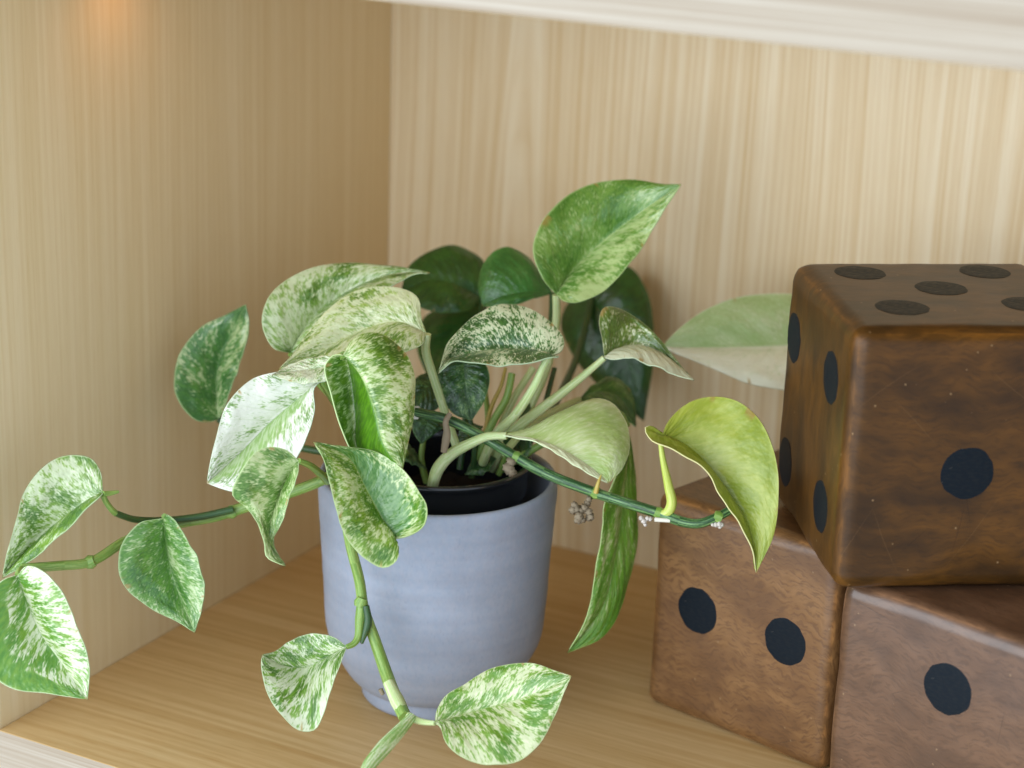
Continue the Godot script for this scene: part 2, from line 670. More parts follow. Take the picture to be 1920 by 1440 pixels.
func ink_material(s: int, wear: float, cuts: int) -> StandardMaterial3D:
	var w := 128
	var n := noise(s, 3, 1.0)
	var rng := RandomNumberGenerator.new()
	rng.seed = s
	var by := PackedByteArray()
	by.resize(w * w * 3)
	var black := c3(14, 23, 31)
	var rubbed := c3(74, 62, 48)
	for i in w * w:
		var c := black.lerp(rubbed, clampf(wear * (0.35 + 1.3 * n.get_noise_2d((i % w) * 0.05, int(i / w) * 0.16)), 0.0, 1.0))
		by[i * 3] = int(c.r * 255.0)
		by[i * 3 + 1] = int(c.g * 255.0)
		by[i * 3 + 2] = int(c.b * 255.0)
	for i in cuts:
		var p := Vector2(rng.randf(), rng.randf()) * w
		var d := Vector2.from_angle(rng.randf_range(-0.5, 0.9))
		for j in rng.randi_range(3, 10 + cuts):
			p += d
			stain(by, w, int(p.x), int(p.y), c3(126, 112, 92), 0.6)
	var m := mat(Color.WHITE, 0.5, 0.26)
	m.albedo_texture = picture(w, w, by)
	return m


func pip_mesh(e1: Vector3, e2: Vector3, out: Vector3, s: int) -> ArrayMesh:
	var n := noise(s, 2, 1.0)
	var sh := Sheet.new()
	var rings := [[0.0, 0.00012], [0.55, 0.00012], [0.985, 0.00010], [1.0, -0.0002]]
	for k in rings.size():
		for j in 41:
			var a := TAU * j / 40
			var r: float = rings[k][0] * 0.0087 * (1.0 + 0.045 * n.get_noise_2d(cos(a) * 1.6, sin(a) * 1.6))
			var nn := out if k < 2 else (out + (e1 * cos(a) + e2 * sin(a)) * (0.03 if k == 2 else 1.5)).normalized()
			sh.add((e1 * cos(a) + e2 * sin(a)) * r + out * rings[k][1], nn, Vector2(0.5 + cos(a) * r / 0.019, 0.5 + sin(a) * r / 0.019))
	for k in rings.size() - 1:
		for j in 40:
			var a := k * 41 + j
			sh.quad(a, a + 1, a + 42, a + 41)
	var m := ArrayMesh.new()
	sh.into(m, null)
	return m


# ---------------------------------------------------------------- the scene

func _ready() -> void:
	var camera := Camera3D.new()
	camera.name = "camera"
	camera.transform = Transform3D(view, EYE)
	camera.near = 0.05
	camera.far = 20.0
	var lens := CameraAttributesPhysical.new()
	lens.frustum_focal_length = 12.0 / (720.0 / FOCAL)
	lens.frustum_focus_distance = 0.712
	lens.exposure_aperture = 8.0
	lens.frustum_near = 0.05
	lens.frustum_far = 20.0
	camera.attributes = lens
	camera.fov = rad_to_deg(2.0 * atan(720.0 / FOCAL))
	camera.current = true
	add_child(camera, true)

	var air := WorldEnvironment.new()
	air.name = "room_light"
	var e := Environment.new()
	e.background_mode = Environment.BG_COLOR
	e.background_color = Color(0.87, 0.93, 1.0)
	e.background_energy_multiplier = 1.0
	e.tonemap_mode = Environment.TONE_MAPPER_LINEAR
	e.tonemap_exposure = 1.14
	e.sdfgi_enabled = true
	e.ssao_enabled = true
	e.ssil_enabled = true
	air.environment = e
	add_child(air, true)

	var window := AreaLight3D.new()                      # the daylight of a wide window behind the camera
	window.name = "window_light"
	window.area_size = Vector2(2.0, 1.3)
	window.light_color = Color(0.93, 0.965, 1.0)
	window.light_energy = 2.7
	window.shadow_enabled = true
	window.area_range = 8.0
	add_child(window, true)
	window.look_at_from_position(Vector3(-0.30, 0.32, 1.42), Vector3(0.16, 0.12, 0.12))

	build_shelf()
	build_lamp()
	build_pots()
	build_dice()
	build_plant()


func build_shelf() -> void:
	var shelf := thing("wooden_shelf", "pale ash bookshelf corner that holds the potted plant and the dice", "shelf", Vector3.ZERO)
	var side := wood(11, c3(236, 216, 176), c3(227, 203, 156), 26.0, 0.008, 0.8, 0.30, 0.40)
	var back := wood(27, c3(237, 221, 188), c3(217, 190, 144), 44.0, 0.010, 0.3, 0.46, 0.42, 0.5, 0.17)
	var base := wood(43, c3(217, 184, 131), c3(196, 157, 100), 22.0, 0.010, 0.9, 0.30, 0.36, 0.42)
	var edge := wood(59, c3(178, 166, 148), c3(150, 132, 110), 9.0, 0.01, 0.5, 0.05, 0.36)
	var t := 0.030
	var w := SHELF_WIDTH
	put("back_panel", box_mesh(Vector3(-0.02, -t - 0.1, -0.02), Vector3(w + 0.02, HEIGHT + t + 0.1, 0.0), back, 1), null, shelf)
	put("side_panel", box_mesh(Vector3(-0.02, -t - 0.1, 0.0), Vector3(0.0, HEIGHT + t + 0.1, DEPTH), side, 1, 0.0006), null, shelf)
	put("side_panel", box_mesh(Vector3(w, -t - 0.1, 0.0), Vector3(w + 0.02, HEIGHT + t + 0.1, DEPTH), side, 1, 0.0006), null, shelf)
	put("bottom_board", box_mesh(Vector3(0.0, -t, 0.0), Vector3(w, 0.0, DEPTH), base, 0, 0.0006, edge), null, shelf)
	put("top_board", box_mesh(Vector3(0.0, HEIGHT, 0.0), Vector3(w, HEIGHT + t, DEPTH), base, 0, 0.0006, edge), null, shelf)


func build_lamp() -> void:
	var here := Vector3(0.018, HEIGHT, 0.187)
	var lamp := thing("puck_lamp", "small round warm puck lamp fixed under the top board near the left panel", "lamp", here)
	var brass := mat(c3(200, 196, 188), 0.35)
	brass.metallic = 1.0
	put("ring", lathe_mesh([[0.011, 0.0], [0.0145, 0.0], [0.0148, -0.002], [0.0140, -0.004], [0.0118, -0.0042], [0.0112, -0.003], [0.0108, -0.0012]], brass, 48), null, lamp)
	var glow := mat(c3(255, 214, 150), 0.5)
	glow.emission_enabled = true
	glow.emission = Color(1.0, 0.62, 0.26)
	glow.emission_energy_multiplier = 2.0
	put("lamp_glass", lathe_mesh([[0.0002, -0.0024], [0.006, -0.0024], [0.0104, -0.0018], [0.0109, -0.0008]], glow, 40), null, lamp)
	var light := SpotLight3D.new()
	light.name = "puck_lamp_light"
	light.light_color = Color(1.0, 0.70, 0.34)
	light.light_energy = 0.00045
	light.light_size = 0.009
	light.spot_angle = 80.0
	light.spot_angle_attenuation = 1.0
	light.spot_range = 3.0
	light.spot_attenuation = 2.0
	light.shadow_enabled = true
	add_child(light, true)
	light.look_at_from_position(here + Vector3(0, -0.0055, 0), here + Vector3(0, -1, 0), Vector3.RIGHT)


func build_pots() -> void:
	var here := Vector3(0.1143, 0.0, 0.1517)
	var glaze := mat(Color.WHITE, 0.55, 0.45)
	var n := noise(5, 4, 1.0)
	var w := 512
	var h := 256
	var by := PackedByteArray()
	by.resize(w * h * 3)
	var k := 0
	for y in h:
		for x in w:
			var a := TAU * x / w
			var g := n.get_noise_3d(cos(a) * 16.0, y * 0.30, sin(a) * 16.0)
			var f := n.get_noise_3d(cos(a) * 70.0, y * 1.6, sin(a) * 70.0)
			var ring := n.get_noise_2d(y * 0.09, 3.0 + 0.2 * cos(a))
			var c := c3(146, 155, 170).lerp(c3(154, 158, 170), clampf(0.5 + g, 0, 1))
			var m := 1.0 + 0.03 * f + 0.06 * ring + 0.05 * n.get_noise_3d(cos(a) * 2.0, y * 0.03, sin(a) * 2.0)
			if f > 0.42:
				m -= 0.05
			by[k] = clampi(int(c.r * m * 255.0), 0, 255)
			by[k + 1] = clampi(int(c.g * m * 255.0), 0, 255)
			by[k + 2] = clampi(int(c.b * m * 255.0), 0, 255)
			k += 3
	glaze.albedo_texture = picture(w, h, by)
	glaze.heightmap_enabled = true
	glaze.heightmap_texture = glaze.albedo_texture
	glaze.heightmap_scale = 0.02
	var pot := thing("ceramic_pot", "blue grey matte ceramic pot with a narrow foot holding the plant", "pot", here)
	var profile := [[0.001, 0.0012], [0.020, 0.0010], [0.0246, 0.0002], [0.0262, 0.0010], [0.0262, 0.0045], [0.0258, 0.0060], [0.0266, 0.0070], [0.0286, 0.0074], [0.0320, 0.0108], [0.0350, 0.0160], [0.0382, 0.0225], [0.0398, 0.0290], [0.0404, 0.0360], [0.0409, 0.0450], [0.0416, 0.0580], [0.0424, 0.0720], [0.0429, 0.0830], [0.0428, 0.0852], [0.0421, 0.0862], [0.0409, 0.0861], [0.0401, 0.0850], [0.0398, 0.0820], [0.0390, 0.0650], [0.0378, 0.0400], [0.0345, 0.0180], [0.0250, 0.0090], [0.001, 0.0080]]
	put("body", lathe_mesh(profile, glaze, 128, noise(8, 2, 1.0), 0.00026), null, pot)

	var plastic := mat(Color(0.012, 0.013, 0.015).linear_to_srgb(), 0.13, 0.6)
	var liner := thing("nursery_pot", "black glossy plastic nursery pot set inside the ceramic pot", "pot", here + Vector3(-0.002, 0.0078, -0.005))
	var lp := [[0.001, 0.0], [0.022, 0.0002], [0.0238, 0.002], [0.0280, 0.050], [0.0300, 0.066], [0.0300, 0.069], [0.0312, 0.0702], [0.0318, 0.0730], [0.0318, 0.0800], [0.0328, 0.0812], [0.0330, 0.0826], [0.0322, 0.0832], [0.0308, 0.0826], [0.0300, 0.080], [0.0288, 0.064], [0.026, 0.04]]
	put("body", lathe_mesh(lp, plastic, 96), null, liner)
	var earth := mat(Color(0.022, 0.017, 0.013).linear_to_srgb(), 0.95, 0.2)
	var s := Sheet.new()
	var en := noise(99, 4, 1.0)
	var pts := PackedVector3Array()
	for i in 25:
		for j in 49:
			var r := 0.0288 * i / 24.0
			var a := TAU * j / 48.0
			pts.append(Vector3(cos(a) * r, 0.066 + 0.004 * en.get_noise_2d(cos(a) * r * 260.0, sin(a) * r * 260.0), sin(a) * r))
	var ns := grid_normals(pts, 25, 49)
	for i in pts.size():
		s.add(pts[i], ns[i] if ns[i].y > 0.0 else -ns[i], Vector2.ZERO)
	for i in 24:
		for j in 48:
			var a := i * 49 + j
			s.quad(a, a + 1, a + 50, a + 49)
	var sm := ArrayMesh.new()
	s.into(sm, earth)
	put("soil", sm, null, liner)


func build_dice() -> void:
	var ink := [ink_material(81, 0.15, 5), ink_material(82, 0.8, 40)]
	var lo := 21.5
	var hi := 60.0
	die("lower wooden die at left of the pile, showing two black pips", Vector3(0.1845, 0.0, 0.1172), -0.2502, 0.0794, 0.0830, 500,
		die_picture(500, c3(182, 132, 80), c3(158, 110, 62), c3(122, 82, 48), 0.9), 0.42, 0.25,
		{"front": [[21.7, 43.4], [59.9, 44.1]], "left": [[lo, lo], [40.0, 41.0], [hi, hi]], "right": [[lo, lo], [lo, hi], [hi, lo], [hi, hi]], "top": [[40.0, 40.0]], "back": [[lo, lo], [lo, hi], [40, 41], [hi, lo], [hi, hi]]}, ink)
	die("lower wooden die at right of the pile, one black pip on its greyish face", Vector3(0.2687, 0.0, 0.1576), -0.2484, 0.0794, 0.0830, 600,
		die_picture(600, c3(152, 112, 82), c3(130, 94, 68), c3(98, 70, 50), 0.6), 0.36, 0.3,
		{"front": [[42.9, 58.6]], "left": [[lo, lo], [hi, hi]], "right": [[lo, lo], [lo, hi], [40, 41], [hi, lo], [hi, hi]], "top": [[40.0, 52.0]], "back": [[lo, lo], [lo, 41], [lo, hi], [hi, lo], [hi, 41], [hi, hi]]}, ink)
	die("dark wooden die on top of the two others, four pips on its left face", Vector3(0.2712, 0.0831, 0.1709), 0.6095, 0.0846, 0.0876, 700,
		die_picture(700, c3(132, 87, 34), c3(94, 63, 28), c3(60, 42, 25), 0.35), 0.36, 0.1,
		{"front": [[40.0, 40.4]], "left": [[71.5, 63.6], [22.8, 65.0], [70.5, 19.0], [22.8, 21.0]], "top": [[20.0, 67.5], [64.0, 69.0], [42.0, 48.0], [22.0, 25.0], [65.0, 28.5]], "right": [[20, 20], [41, 42], [62, 64]], "back": [[20, 20], [20, 42], [20, 64], [62, 20], [62, 42], [62, 64]]}, ink)


func build_plant() -> void:
	plant = thing("pothos_plant", "trailing houseplant with heart shaped leaves marbled green and cream", "plant", Vector3(0.1143, 0.076, 0.1517))
	leaf_bump = vein_relief()
	var white := c3(222, 227, 216)
	var cream := c3(196, 211, 160)
	var green := c3(108, 147, 42)
	var deep := c3(60, 104, 24)
	var dark := c3(30, 66, 34)
	var mixed := func(s: int, l: float, r: float, extra := {}) -> Dictionary:
		var d := {"seed": s, "green": green, "deep": deep, "pale": cream, "left": l, "right": r}
		d.merge(extra, true)
		return d
	var vine := stem_material(c3(34, 70, 34), c3(116, 152, 92), 3)
	var young := stem_material(c3(112, 146, 62), c3(150, 178, 96), 4)
	var light := stem_material(c3(176, 194, 126), c3(206, 214, 164), 5)
	var yellow := stem_material(c3(174, 188, 72), c3(200, 206, 110), 6)
	var shade := stem_material(c3(40, 72, 36), c3(62, 98, 46), 7)
	var husk := mat(c3(140, 126, 104), 0.9, 0.2)
	var amber := stem_material(c3(176, 150, 62), c3(200, 176, 100), 8)

	# --- stems that trail out of the pot
	var right_vine := stalk(plant, "stem", 0.735, [778, 772, 2, 840, 787, 0, 910, 822, 0, 968, 857, -2, 1027, 889, -5, 1117, 924, -10, 1185, 946, -14, 1235, 962, -17, 1283, 979, -19, 1312, 981, -20, 1345, 969, -20, 1400, 938, -18], [0.0017, 0.0018, 0.0018, 0.0019, 0.0018, 0.0018, 0.0019, 0.0016, 0.0014], vine)
	var left_vine := stalk(plant, "stem", 0.735, [760, 850, 30, 690, 850, 12, 640, 880, -5, 605, 900, -4, 560, 918, 0, 460, 951, 6, 400, 969, 6, 330, 982, 3, 280, 998, -2, 233, 1016, -8, 169, 1054, -18, 110, 1061, -24, 40, 1066, -30], [0.0017, 0.0018, 0.0019, 0.0020, 0.0019, 0.0017, 0.0016], young)
	stalk(left_vine, "side_shoot", 0.735, [437, 955, 3, 379, 968, 2, 320, 975, -1, 254, 974, -8, 216, 962, -14], [0.0013, 0.0013, 0.0012, 0.0011], shade)
	var front_vine := stalk(plant, "stem", 0.725, [700, 880, 40, 665, 905, 4, 648, 950, -12, 656, 1015, -8, 674, 1089, -2, 682, 1140, 0, 701, 1195, 0, 724, 1262, -5, 738, 1300, -12, 760, 1345, -22], [0.0017, 0.0017, 0.0017, 0.0018, 0.0018, 0.0019, 0.0022, 0.0023], young)
	stalk(front_vine, "leaf_sheath", 0.712, [728, 1280, 0, 745, 1315, -4, 764, 1352, -8], [0.0019, 0.0025, 0.0019], light)
	for q in [[968, 857, 0.733], [1117, 924, 0.725], [1235, 962, 0.718], [1346, 969, 0.715]]:
		stalk(right_vine, "node", q[2], [q[0] - 7, q[1] - 3, 0, q[0] + 7, q[1] + 3, 0], [0.0018, 0.0023, 0.0018], young)
	for q in [[677, 1130, 0.723, -3.0, 8.0], [434, 960, 0.741, -8.0, 2.0], [169, 1054, 0.717, -8.0, 3.0]]:
		stalk(front_vine if q[0] > 500 else left_vine, "node", q[2], [q[0] - q[3], q[1] - q[4], 0, q[0] + q[3], q[1] + q[4], 0], [0.0019, 0.0025, 0.0019], young)
	knobs(right_vine, 1090, 962, 0.724, [[14, -26, 1, 1.0], [11, -18, 1, 1.1], [6, -10, 0, 1.3], [0, -4, 0, 1.1], [-9, -8, 0, 1.4], [-16, -6, 0, 1.3], [-13, -15, 0, 1.2], [-4, 6, -1, 1.5], [-6, 13, 0, 1.2], [2, 12, 0, 1.1], [14, -2, 0, 1.3], [18, 7, 0, 1.2], [12, 10, 1, 0.9]], husk)
	knobs(right_vine, 957, 874, 0.732, [[0, -8, 0, 1.6], [-4, 4, 0, 1.9], [2, 10, 0, 1.6]], husk)
	knobs(right_vine, 1210, 976, 0.717, [[-8, -5, 0, 0.8], [-3, 1, 0, 0.9], [0, 8, 0, 0.6], [4, -4, 0, 0.8], [9, -3, 0, 0.7]], mat(c3(206, 196, 184), 0.9, 0.2))
	knobs(right_vine, 1345, 984, 0.714, [[-9, 0, 0, 0.6], [-3, 0, 0, 0.8], [3, -2, 0, 0.9], [5, 4, 0, 0.6], [9, 0, 0, 0.7]], mat(c3(206, 196, 184), 0.9, 0.2))
	stalk(right_vine, "aerial_root", 0.730, [844, 776, -1, 836, 790, -2, 838, 812, 0, 832, 848, 1], [0.0009, 0.0011, 0.0015, 0.0011], husk)
	stalk(right_vine, "root_stub", 0.716, [1228, 974, 0, 1256, 976, 0], [0.0008, 0.0007], mat(c3(226, 220, 204), 0.7))
	stalk(right_vine, "bud_scale", 0.722, [1117, 924, 0, 1121, 908, -1, 1127, 891, 0], [0.0009, 0.0007, 0.0002], amber)
	stalk(right_vine, "cut_end", 0.737, [786, 764, 0, 777, 768, 0, 776, 780, 0, 784, 784, 0], [0.0006, 0.0011, 0.0011, 0.0005], mat(c3(226, 220, 206), 0.7))
	stalk(front_vine, "bud", 0.716, [713, 1292, 0, 718, 1302, 0], [0.0008, 0.0007], husk)
	stalk(front_vine, "leaf_stub", 0.722, [686, 1136, 0, 690, 1165, 0, 678, 1206, 0], [0.0012, 0.0014, 0.0006], shade)

	# --- leaves, back to front
	var lf := leaf(0.83, [905, 560, 0, 860, 535, -2, 810, 525, -3, 752, 548, -8], [905, 560, 0, 911, 500, 4, 882, 470, 6, 846, 460, 6, 800, 474, 3, 765, 503, -2, 752, 548, -8], [905, 560, 0, 880, 580, -5, 830, 586, -8, 785, 575, -9, 752, 548, -8],
		{"seed": 1, "green": c3(58, 106, 42), "deep": c3(40, 82, 34), "pale": c3(80, 124, 60), "left": -0.9, "right": -0.9, "vein": 0.3})
	stalk(lf, "petiole", 0.83, [905, 560, 0, 900, 640, -20, 880, 780, -55], [0.0012, 0.0014], shade)
	lf = leaf(0.845, [912, 566, 0, 870, 600, -4, 830, 650, -10, 805, 715, -16], [912, 566, 0, 890, 560, 4, 840, 572, 4, 795, 600, 0, 782, 650, -8, 805, 715, -16], [912, 566, 0, 915, 610, -2, 900, 660, -6, 860, 700, -12, 805, 715, -16],
		{"seed": 2, "green": c3(50, 96, 38), "deep": c3(36, 76, 32), "pale": c3(76, 118, 56), "left": -0.9, "right": -0.9, "vein": 0.4})
	lf = leaf(0.86, [1110, 560, 0, 1145, 610, -6, 1180, 690, -9, 1207, 789, -6], [1110, 560, 0, 1075, 560, 8, 1052, 600, 8, 1070, 660, 4, 1115, 715, 0, 1165, 755, -2, 1207, 789, -6], [1110, 560, 0, 1140, 508, 2, 1178, 500, 0, 1212, 545, -4, 1225, 610, -8, 1223, 690, -8, 1214, 745, -7, 1207, 789, -6],
		{"seed": 3, "green": c3(48, 98, 42), "deep": c3(34, 76, 32), "pale": c3(68, 112, 56), "left": -0.9, "right": -0.9, "vein": 0.35})
	stalk(lf, "petiole", 0.86, [1110, 560, 0, 1085, 660, -20, 1020, 800, -75], [0.0013, 0.0015], shade)
	lf = leaf(0.88, [540, 700, 0, 520, 680, -3, 500, 650, -6, 484, 618, -8], [540, 700, 0, 510, 704, 0, 484, 685, -2, 474, 650, -6, 484, 618, -8], [540, 700, 0, 545, 670, 0, 530, 640, -3, 505, 622, -6, 484, 618, -8], mixed.call(4, -0.1, -0.1))
	lf = leaf(0.80, [1036, 550, 0, 985, 548, -5, 940, 556, -6, 905, 573, -4], [1036, 550, 0, 1018, 520, 2, 990, 481, 4, 951, 465, 4, 915, 482, 2, 897, 530, -1, 905, 573, -4], [1036, 550, 0, 1010, 557, -4, 965, 570, -8, 930, 576, -8, 905, 573, -4],
		{"seed": 5, "green": c3(72, 132, 62), "deep": c3(50, 106, 46), "pale": c3(120, 160, 96), "left": -0.75, "right": -0.7, "vein": 0.3, "rough": 0.3})
	stalk(lf, "petiole", 0.80, [1036, 550, 0, 1034, 600, -4, 1010, 720, -20, 950, 830, -40], [0.0012, 0.0014], shade)
	lf = leaf(0.775, [1043, 553, 0, 1072, 508, 4, 1130, 452, 6, 1200, 398, 4, 1277, 346, -4], [1043, 553, 0, 1018, 522, -6, 1000, 475, -8, 1012, 425, -6, 1050, 378, -2, 1108, 346, 2, 1184, 337, 4, 1238, 345, 1, 1277, 346, -4], [1043, 553, 0, 1060, 566, -5, 1088, 566, -7, 1132, 544, -6, 1180, 497, -4, 1217, 440, -2, 1250, 386, -3, 1277, 346, -4],
		{"seed": 6, "green": c3(112, 156, 70), "deep": c3(74, 124, 44), "pale": c3(180, 204, 142), "left": -0.4, "right": 0.25, "sharp": 0.55, "vein": 0.35, "rough": 0.24})
	stalk(lf, "petiole", 0.775, [1043, 553, 0, 1043, 600, 3, 1028, 680, 2, 985, 780, -2, 950, 840, 0], [0.0015, 0.0016, 0.0016], light)
	lf = leaf(0.815, [1590, 640, 8, 1480, 648, 2, 1360, 652, -4, 1241, 651, -10], [1590, 640, 8, 1580, 590, 10, 1540, 560, 8, 1478, 551, 4, 1391, 556, 0, 1325, 580, -4, 1272, 618, -8, 1241, 651, -10], [1590, 640, 8, 1590, 690, -2, 1545, 728, -8, 1466, 730, -12, 1395, 714, -13, 1325, 686, -12, 1275, 666, -11, 1241, 651, -10],
		{"seed": 7, "green": c3(180, 206, 154), "deep": c3(164, 194, 134), "pale": c3(236, 240, 226), "left": -0.6, "right": 0.8, "sharp": 0.7, "vein": 0.8, "mottle": 0.7})
	lf = leaf(0.80, [1086, 750, 0, 1120, 735, 0, 1160, 745, 0, 1192, 800, 0], [1086, 750, 0, 1112, 722, 4, 1148, 708, 6, 1178, 728, 4, 1190, 765, 2, 1192, 800, 0], [1086, 750, 0, 1115, 760, -6, 1150, 770, -6, 1175, 788, -3, 1192, 800, 0],
		{"seed": 8, "green": c3(64, 112, 44), "deep": c3(44, 84, 36), "pale": c3(150, 178, 110), "left": -0.45, "right": -0.5})
	stalk(lf, "petiole", 0.80, [1086, 750, 0, 1040, 770, -18, 985, 805, -38, 945, 850, -50], [0.0013, 0.0014], light)

	lf = leaf(0.79, [409, 786, 0, 405, 740, 3, 410, 680, 4, 430, 630, 2, 461, 571, -6], [409, 786, 0, 392, 791, -2, 365, 786, -5, 342, 764, -6, 327, 728, -7, 330, 690, -6, 347, 648, -4, 378, 614, -2, 425, 590, -2, 461, 571, -6], [409, 786, 0, 418, 772, -3, 430, 742, -4, 445, 695, -4, 461, 645, -4, 467, 606, -5, 461, 571, -6],
		mixed.call(9, -0.28, -0.05, {"green": c3(84, 136, 62), "deep": c3(52, 104, 46), "pale": c3(178, 196, 150), "sharp": 0.26}))
	stalk(lf, "petiole", 0.79, [409, 786, 0, 430, 800, 0, 520, 830, -10, 620, 850, -20], [0.0012, 0.0014], shade)

	lf = leaf(0.765, [545, 662, 0, 585, 600, 3, 650, 548, 5, 730, 516, 4, 806, 512, 2], [545, 662, 0, 512, 652, -6, 492, 605, -8, 503, 560, -6, 540, 524, -1, 590, 501, 4, 655, 494, 8, 737, 499, 6, 780, 506, 3, 806, 512, 2], [545, 662, 0, 580, 640, -8, 640, 595, -9, 700, 556, -6, 742, 530, -3, 778, 514, 0, 806, 512, 2],
		mixed.call(10, 0.14, 0.06, {"pale": c3(204, 218, 184), "green": c3(124, 162, 72)}))
	stalk(lf, "petiole", 0.765, [545, 662, 0, 600, 720, 10, 680, 800, 15, 740, 850, 20], [0.0013, 0.0015], young)

	lf = leaf(0.738, [800, 626, 0, 745, 604, 4, 665, 626, 5, 590, 668, 0, 522, 694, -6], [800, 626, 0, 790, 598, 3, 785, 562, 6, 765, 545, 9, 723, 539, 11, 664, 547, 10, 615, 582, 7, 575, 628, 2, 545, 668, -3, 522, 694, -6], [800, 626, 0, 788, 648, -6, 745, 664, -8, 690, 672, -9, 640, 678, -9, 580, 690, -8, 522, 694, -6],
		mixed.call(11, 0.34, 0.2, {"pale": c3(208, 218, 180), "green": c3(140, 168, 70), "speck": 0.5}))
	stalk(lf, "petiole", 0.738, [800, 626, 0, 798, 655, 2, 811, 702, 6, 840, 790, 10, 860, 850, 12], [0.0016, 0.0015, 0.0015], light)

	# the petiole sheath of the white leaf, then the white leaf
	lf = leaf(0.72, [604, 712, 0, 560, 748, 3, 508, 792, 4, 450, 850, 2, 388, 906, -4], [604, 712, 0, 575, 698, 0, 525, 697, 0, 470, 714, -1, 430, 752, -2, 411, 800, -3, 398, 850, -4, 388, 906, -4], [604, 712, 0, 588, 730, -4, 590, 765, -7, 580, 805, -9, 560, 850, -9, 520, 905, -8, 440, 922, -6, 388, 906, -4],
		mixed.call(12, 0.50, 0.45, {"band": 0.55, "band_color": c3(132, 170, 92), "pale": white, "green": c3(130, 166, 92), "tint": Color(1, 0.98, 0.95), "rib": c3(140, 172, 104), "vein": 0.8, "speck": 0.55}))
	lf.set_meta("label", "almost white leaf with a green midrib")
	stalk(lf, "petiole", 0.72, [604, 712, 0, 640, 770, 8, 690, 830, 10, 730, 870, 22], [0.0015, 0.0016], young)
	lf = leaf(0.718, [640, 678, 0, 600, 690, 2, 550, 697, 2, 510, 704, 0], [640, 678, 0, 610, 668, 3, 570, 676, 5, 535, 690, 4, 510, 704, 0], [640, 678, 0, 612, 712, -2, 570, 718, -3, 535, 712, -2, 510, 704, 0],
		mixed.call(13, 0.4, 0.4, {"pale": c3(214, 220, 196), "green": c3(150, 180, 110)}))

	lf = leaf(0.752, [868, 676, 0, 874, 730, -2, 884, 788, -2], [868, 676, 0, 836, 678, -1, 819, 704, -2, 829, 742, -3, 850, 775, -3, 884, 788, -2], [868, 676, 0, 904, 678, 0, 917, 705, -2, 908, 750, -3, 884, 788, -2],
		{"seed": 14, "green": c3(58, 104, 44), "deep": dark, "pale": c3(150, 178, 120), "left": -0.42, "right": -0.42, "speck": 0.6, "vein": 0.4})
	lf = leaf(0.756, [802, 774, 0, 800, 795, -2, 790, 832, -2], [802, 774, 0, 780, 776, -2, 772, 792, -3, 778, 815, -3, 790, 832, -2], [802, 774, 0, 830, 782, 2, 832, 798, 0, 812, 815, -2, 790, 832, -2],
		{"seed": 15, "green": c3(58, 100, 50), "deep": dark, "pale": c3(120, 156, 100), "left": -0.4, "right": -0.5})
	lf = leaf(0.775, [835, 706, 0, 810, 720, -1, 785, 745, -3, 768, 775, -4], [835, 706, 0, 805, 700, 3, 778, 712, 2, 764, 745, -1, 768, 775, -4], [835, 706, 0, 838, 740, -3, 815, 768, -5, 790, 778, -5, 768, 775, -4],
		{"seed": 16, "green": c3(44, 82, 38), "deep": dark, "pale": c3(120, 156, 90), "left": -0.45, "right": -0.6})

	lf = leaf(0.733, [1030, 668, 0, 990, 657, 6, 930, 655, 8, 872, 665, 7, 840, 678, 3, 822, 701, -4], [1030, 668, 0, 1050, 661, 2, 1057, 638, 6, 1030, 603, 12, 985, 577, 17, 945, 571, 18, 900, 587, 15, 862, 617, 9, 835, 653, 2, 822, 701, -4], [1030, 668, 0, 1048, 668, -4, 1015, 676, -8, 975, 683, -10, 936, 685, -10, 888, 682, -9, 850, 678, -7, 822, 701, -4],
		{"seed": 17, "green": c3(70, 120, 56), "deep": c3(44, 86, 42), "pale": c3(210, 222, 192), "left": 0.04, "right": -0.15, "speck": 0.8, "sharp": 0.11, "vein": 0.15}, 0.13, 0.06)
	stalk(lf, "petiole", 0.733, [1030, 668, 0, 1020, 684, 0, 1003, 722, 2, 968, 776, 10, 930, 815, 20, 905, 868, 32], [0.0012, 0.0016, 0.0018, 0.0017], light)

	lf = leaf(0.745, [1133, 671, 0, 1158, 654, 5, 1200, 648, 8, 1240, 662, 5, 1272, 686, 1, 1301, 713, -4], [1133, 671, 0, 1130, 640, 3, 1124, 605, 6, 1132, 578, 10, 1155, 576, 13, 1190, 595, 12, 1224, 622, 8, 1262, 668, 2, 1301, 713, -4], [1133, 671, 0, 1150, 674, -4, 1185, 672, -7, 1234, 690, -8, 1275, 706, -6, 1301, 713, -4],
		{"mottle": 0.8, "seed": 18, "green": c3(92, 122, 48), "deep": c3(68, 96, 40), "pale": c3(212, 220, 196), "left": -0.25, "right": 0.85, "sharp": 0.3, "vein": 0.3})
	stalk(lf, "petiole", 0.745, [1133, 671, 0, 1105, 695, 2, 1060, 732, 6, 1000, 778, 12, 955, 815, 20, 920, 880, 28], [0.0011, 0.0017, 0.0020, 0.0020], light)

	lf = leaf(0.756, [1176, 800, 0, 1174, 880, 2, 1165, 960, 2, 1152, 1050, 0, 1128, 1140, -3, 1064, 1224, -6], [1176, 800, 0, 1165, 855, -4, 1145, 910, -6, 1132, 950, -7, 1127, 1000, -7, 1118, 1048, -7, 1108, 1125, -7, 1090, 1180, -7, 1064, 1224, -6], [1176, 800, 0, 1186, 850, 6, 1194, 930, 9, 1194, 1000, 9, 1184, 1070, 7, 1162, 1142, 3, 1128, 1195, -2, 1064, 1224, -6],
		mixed.call(19, -0.12, -0.40, {"green": c3(122, 174, 54), "deep": c3(90, 146, 38), "pale": c3(204, 218, 162), "glow": 0.7}))
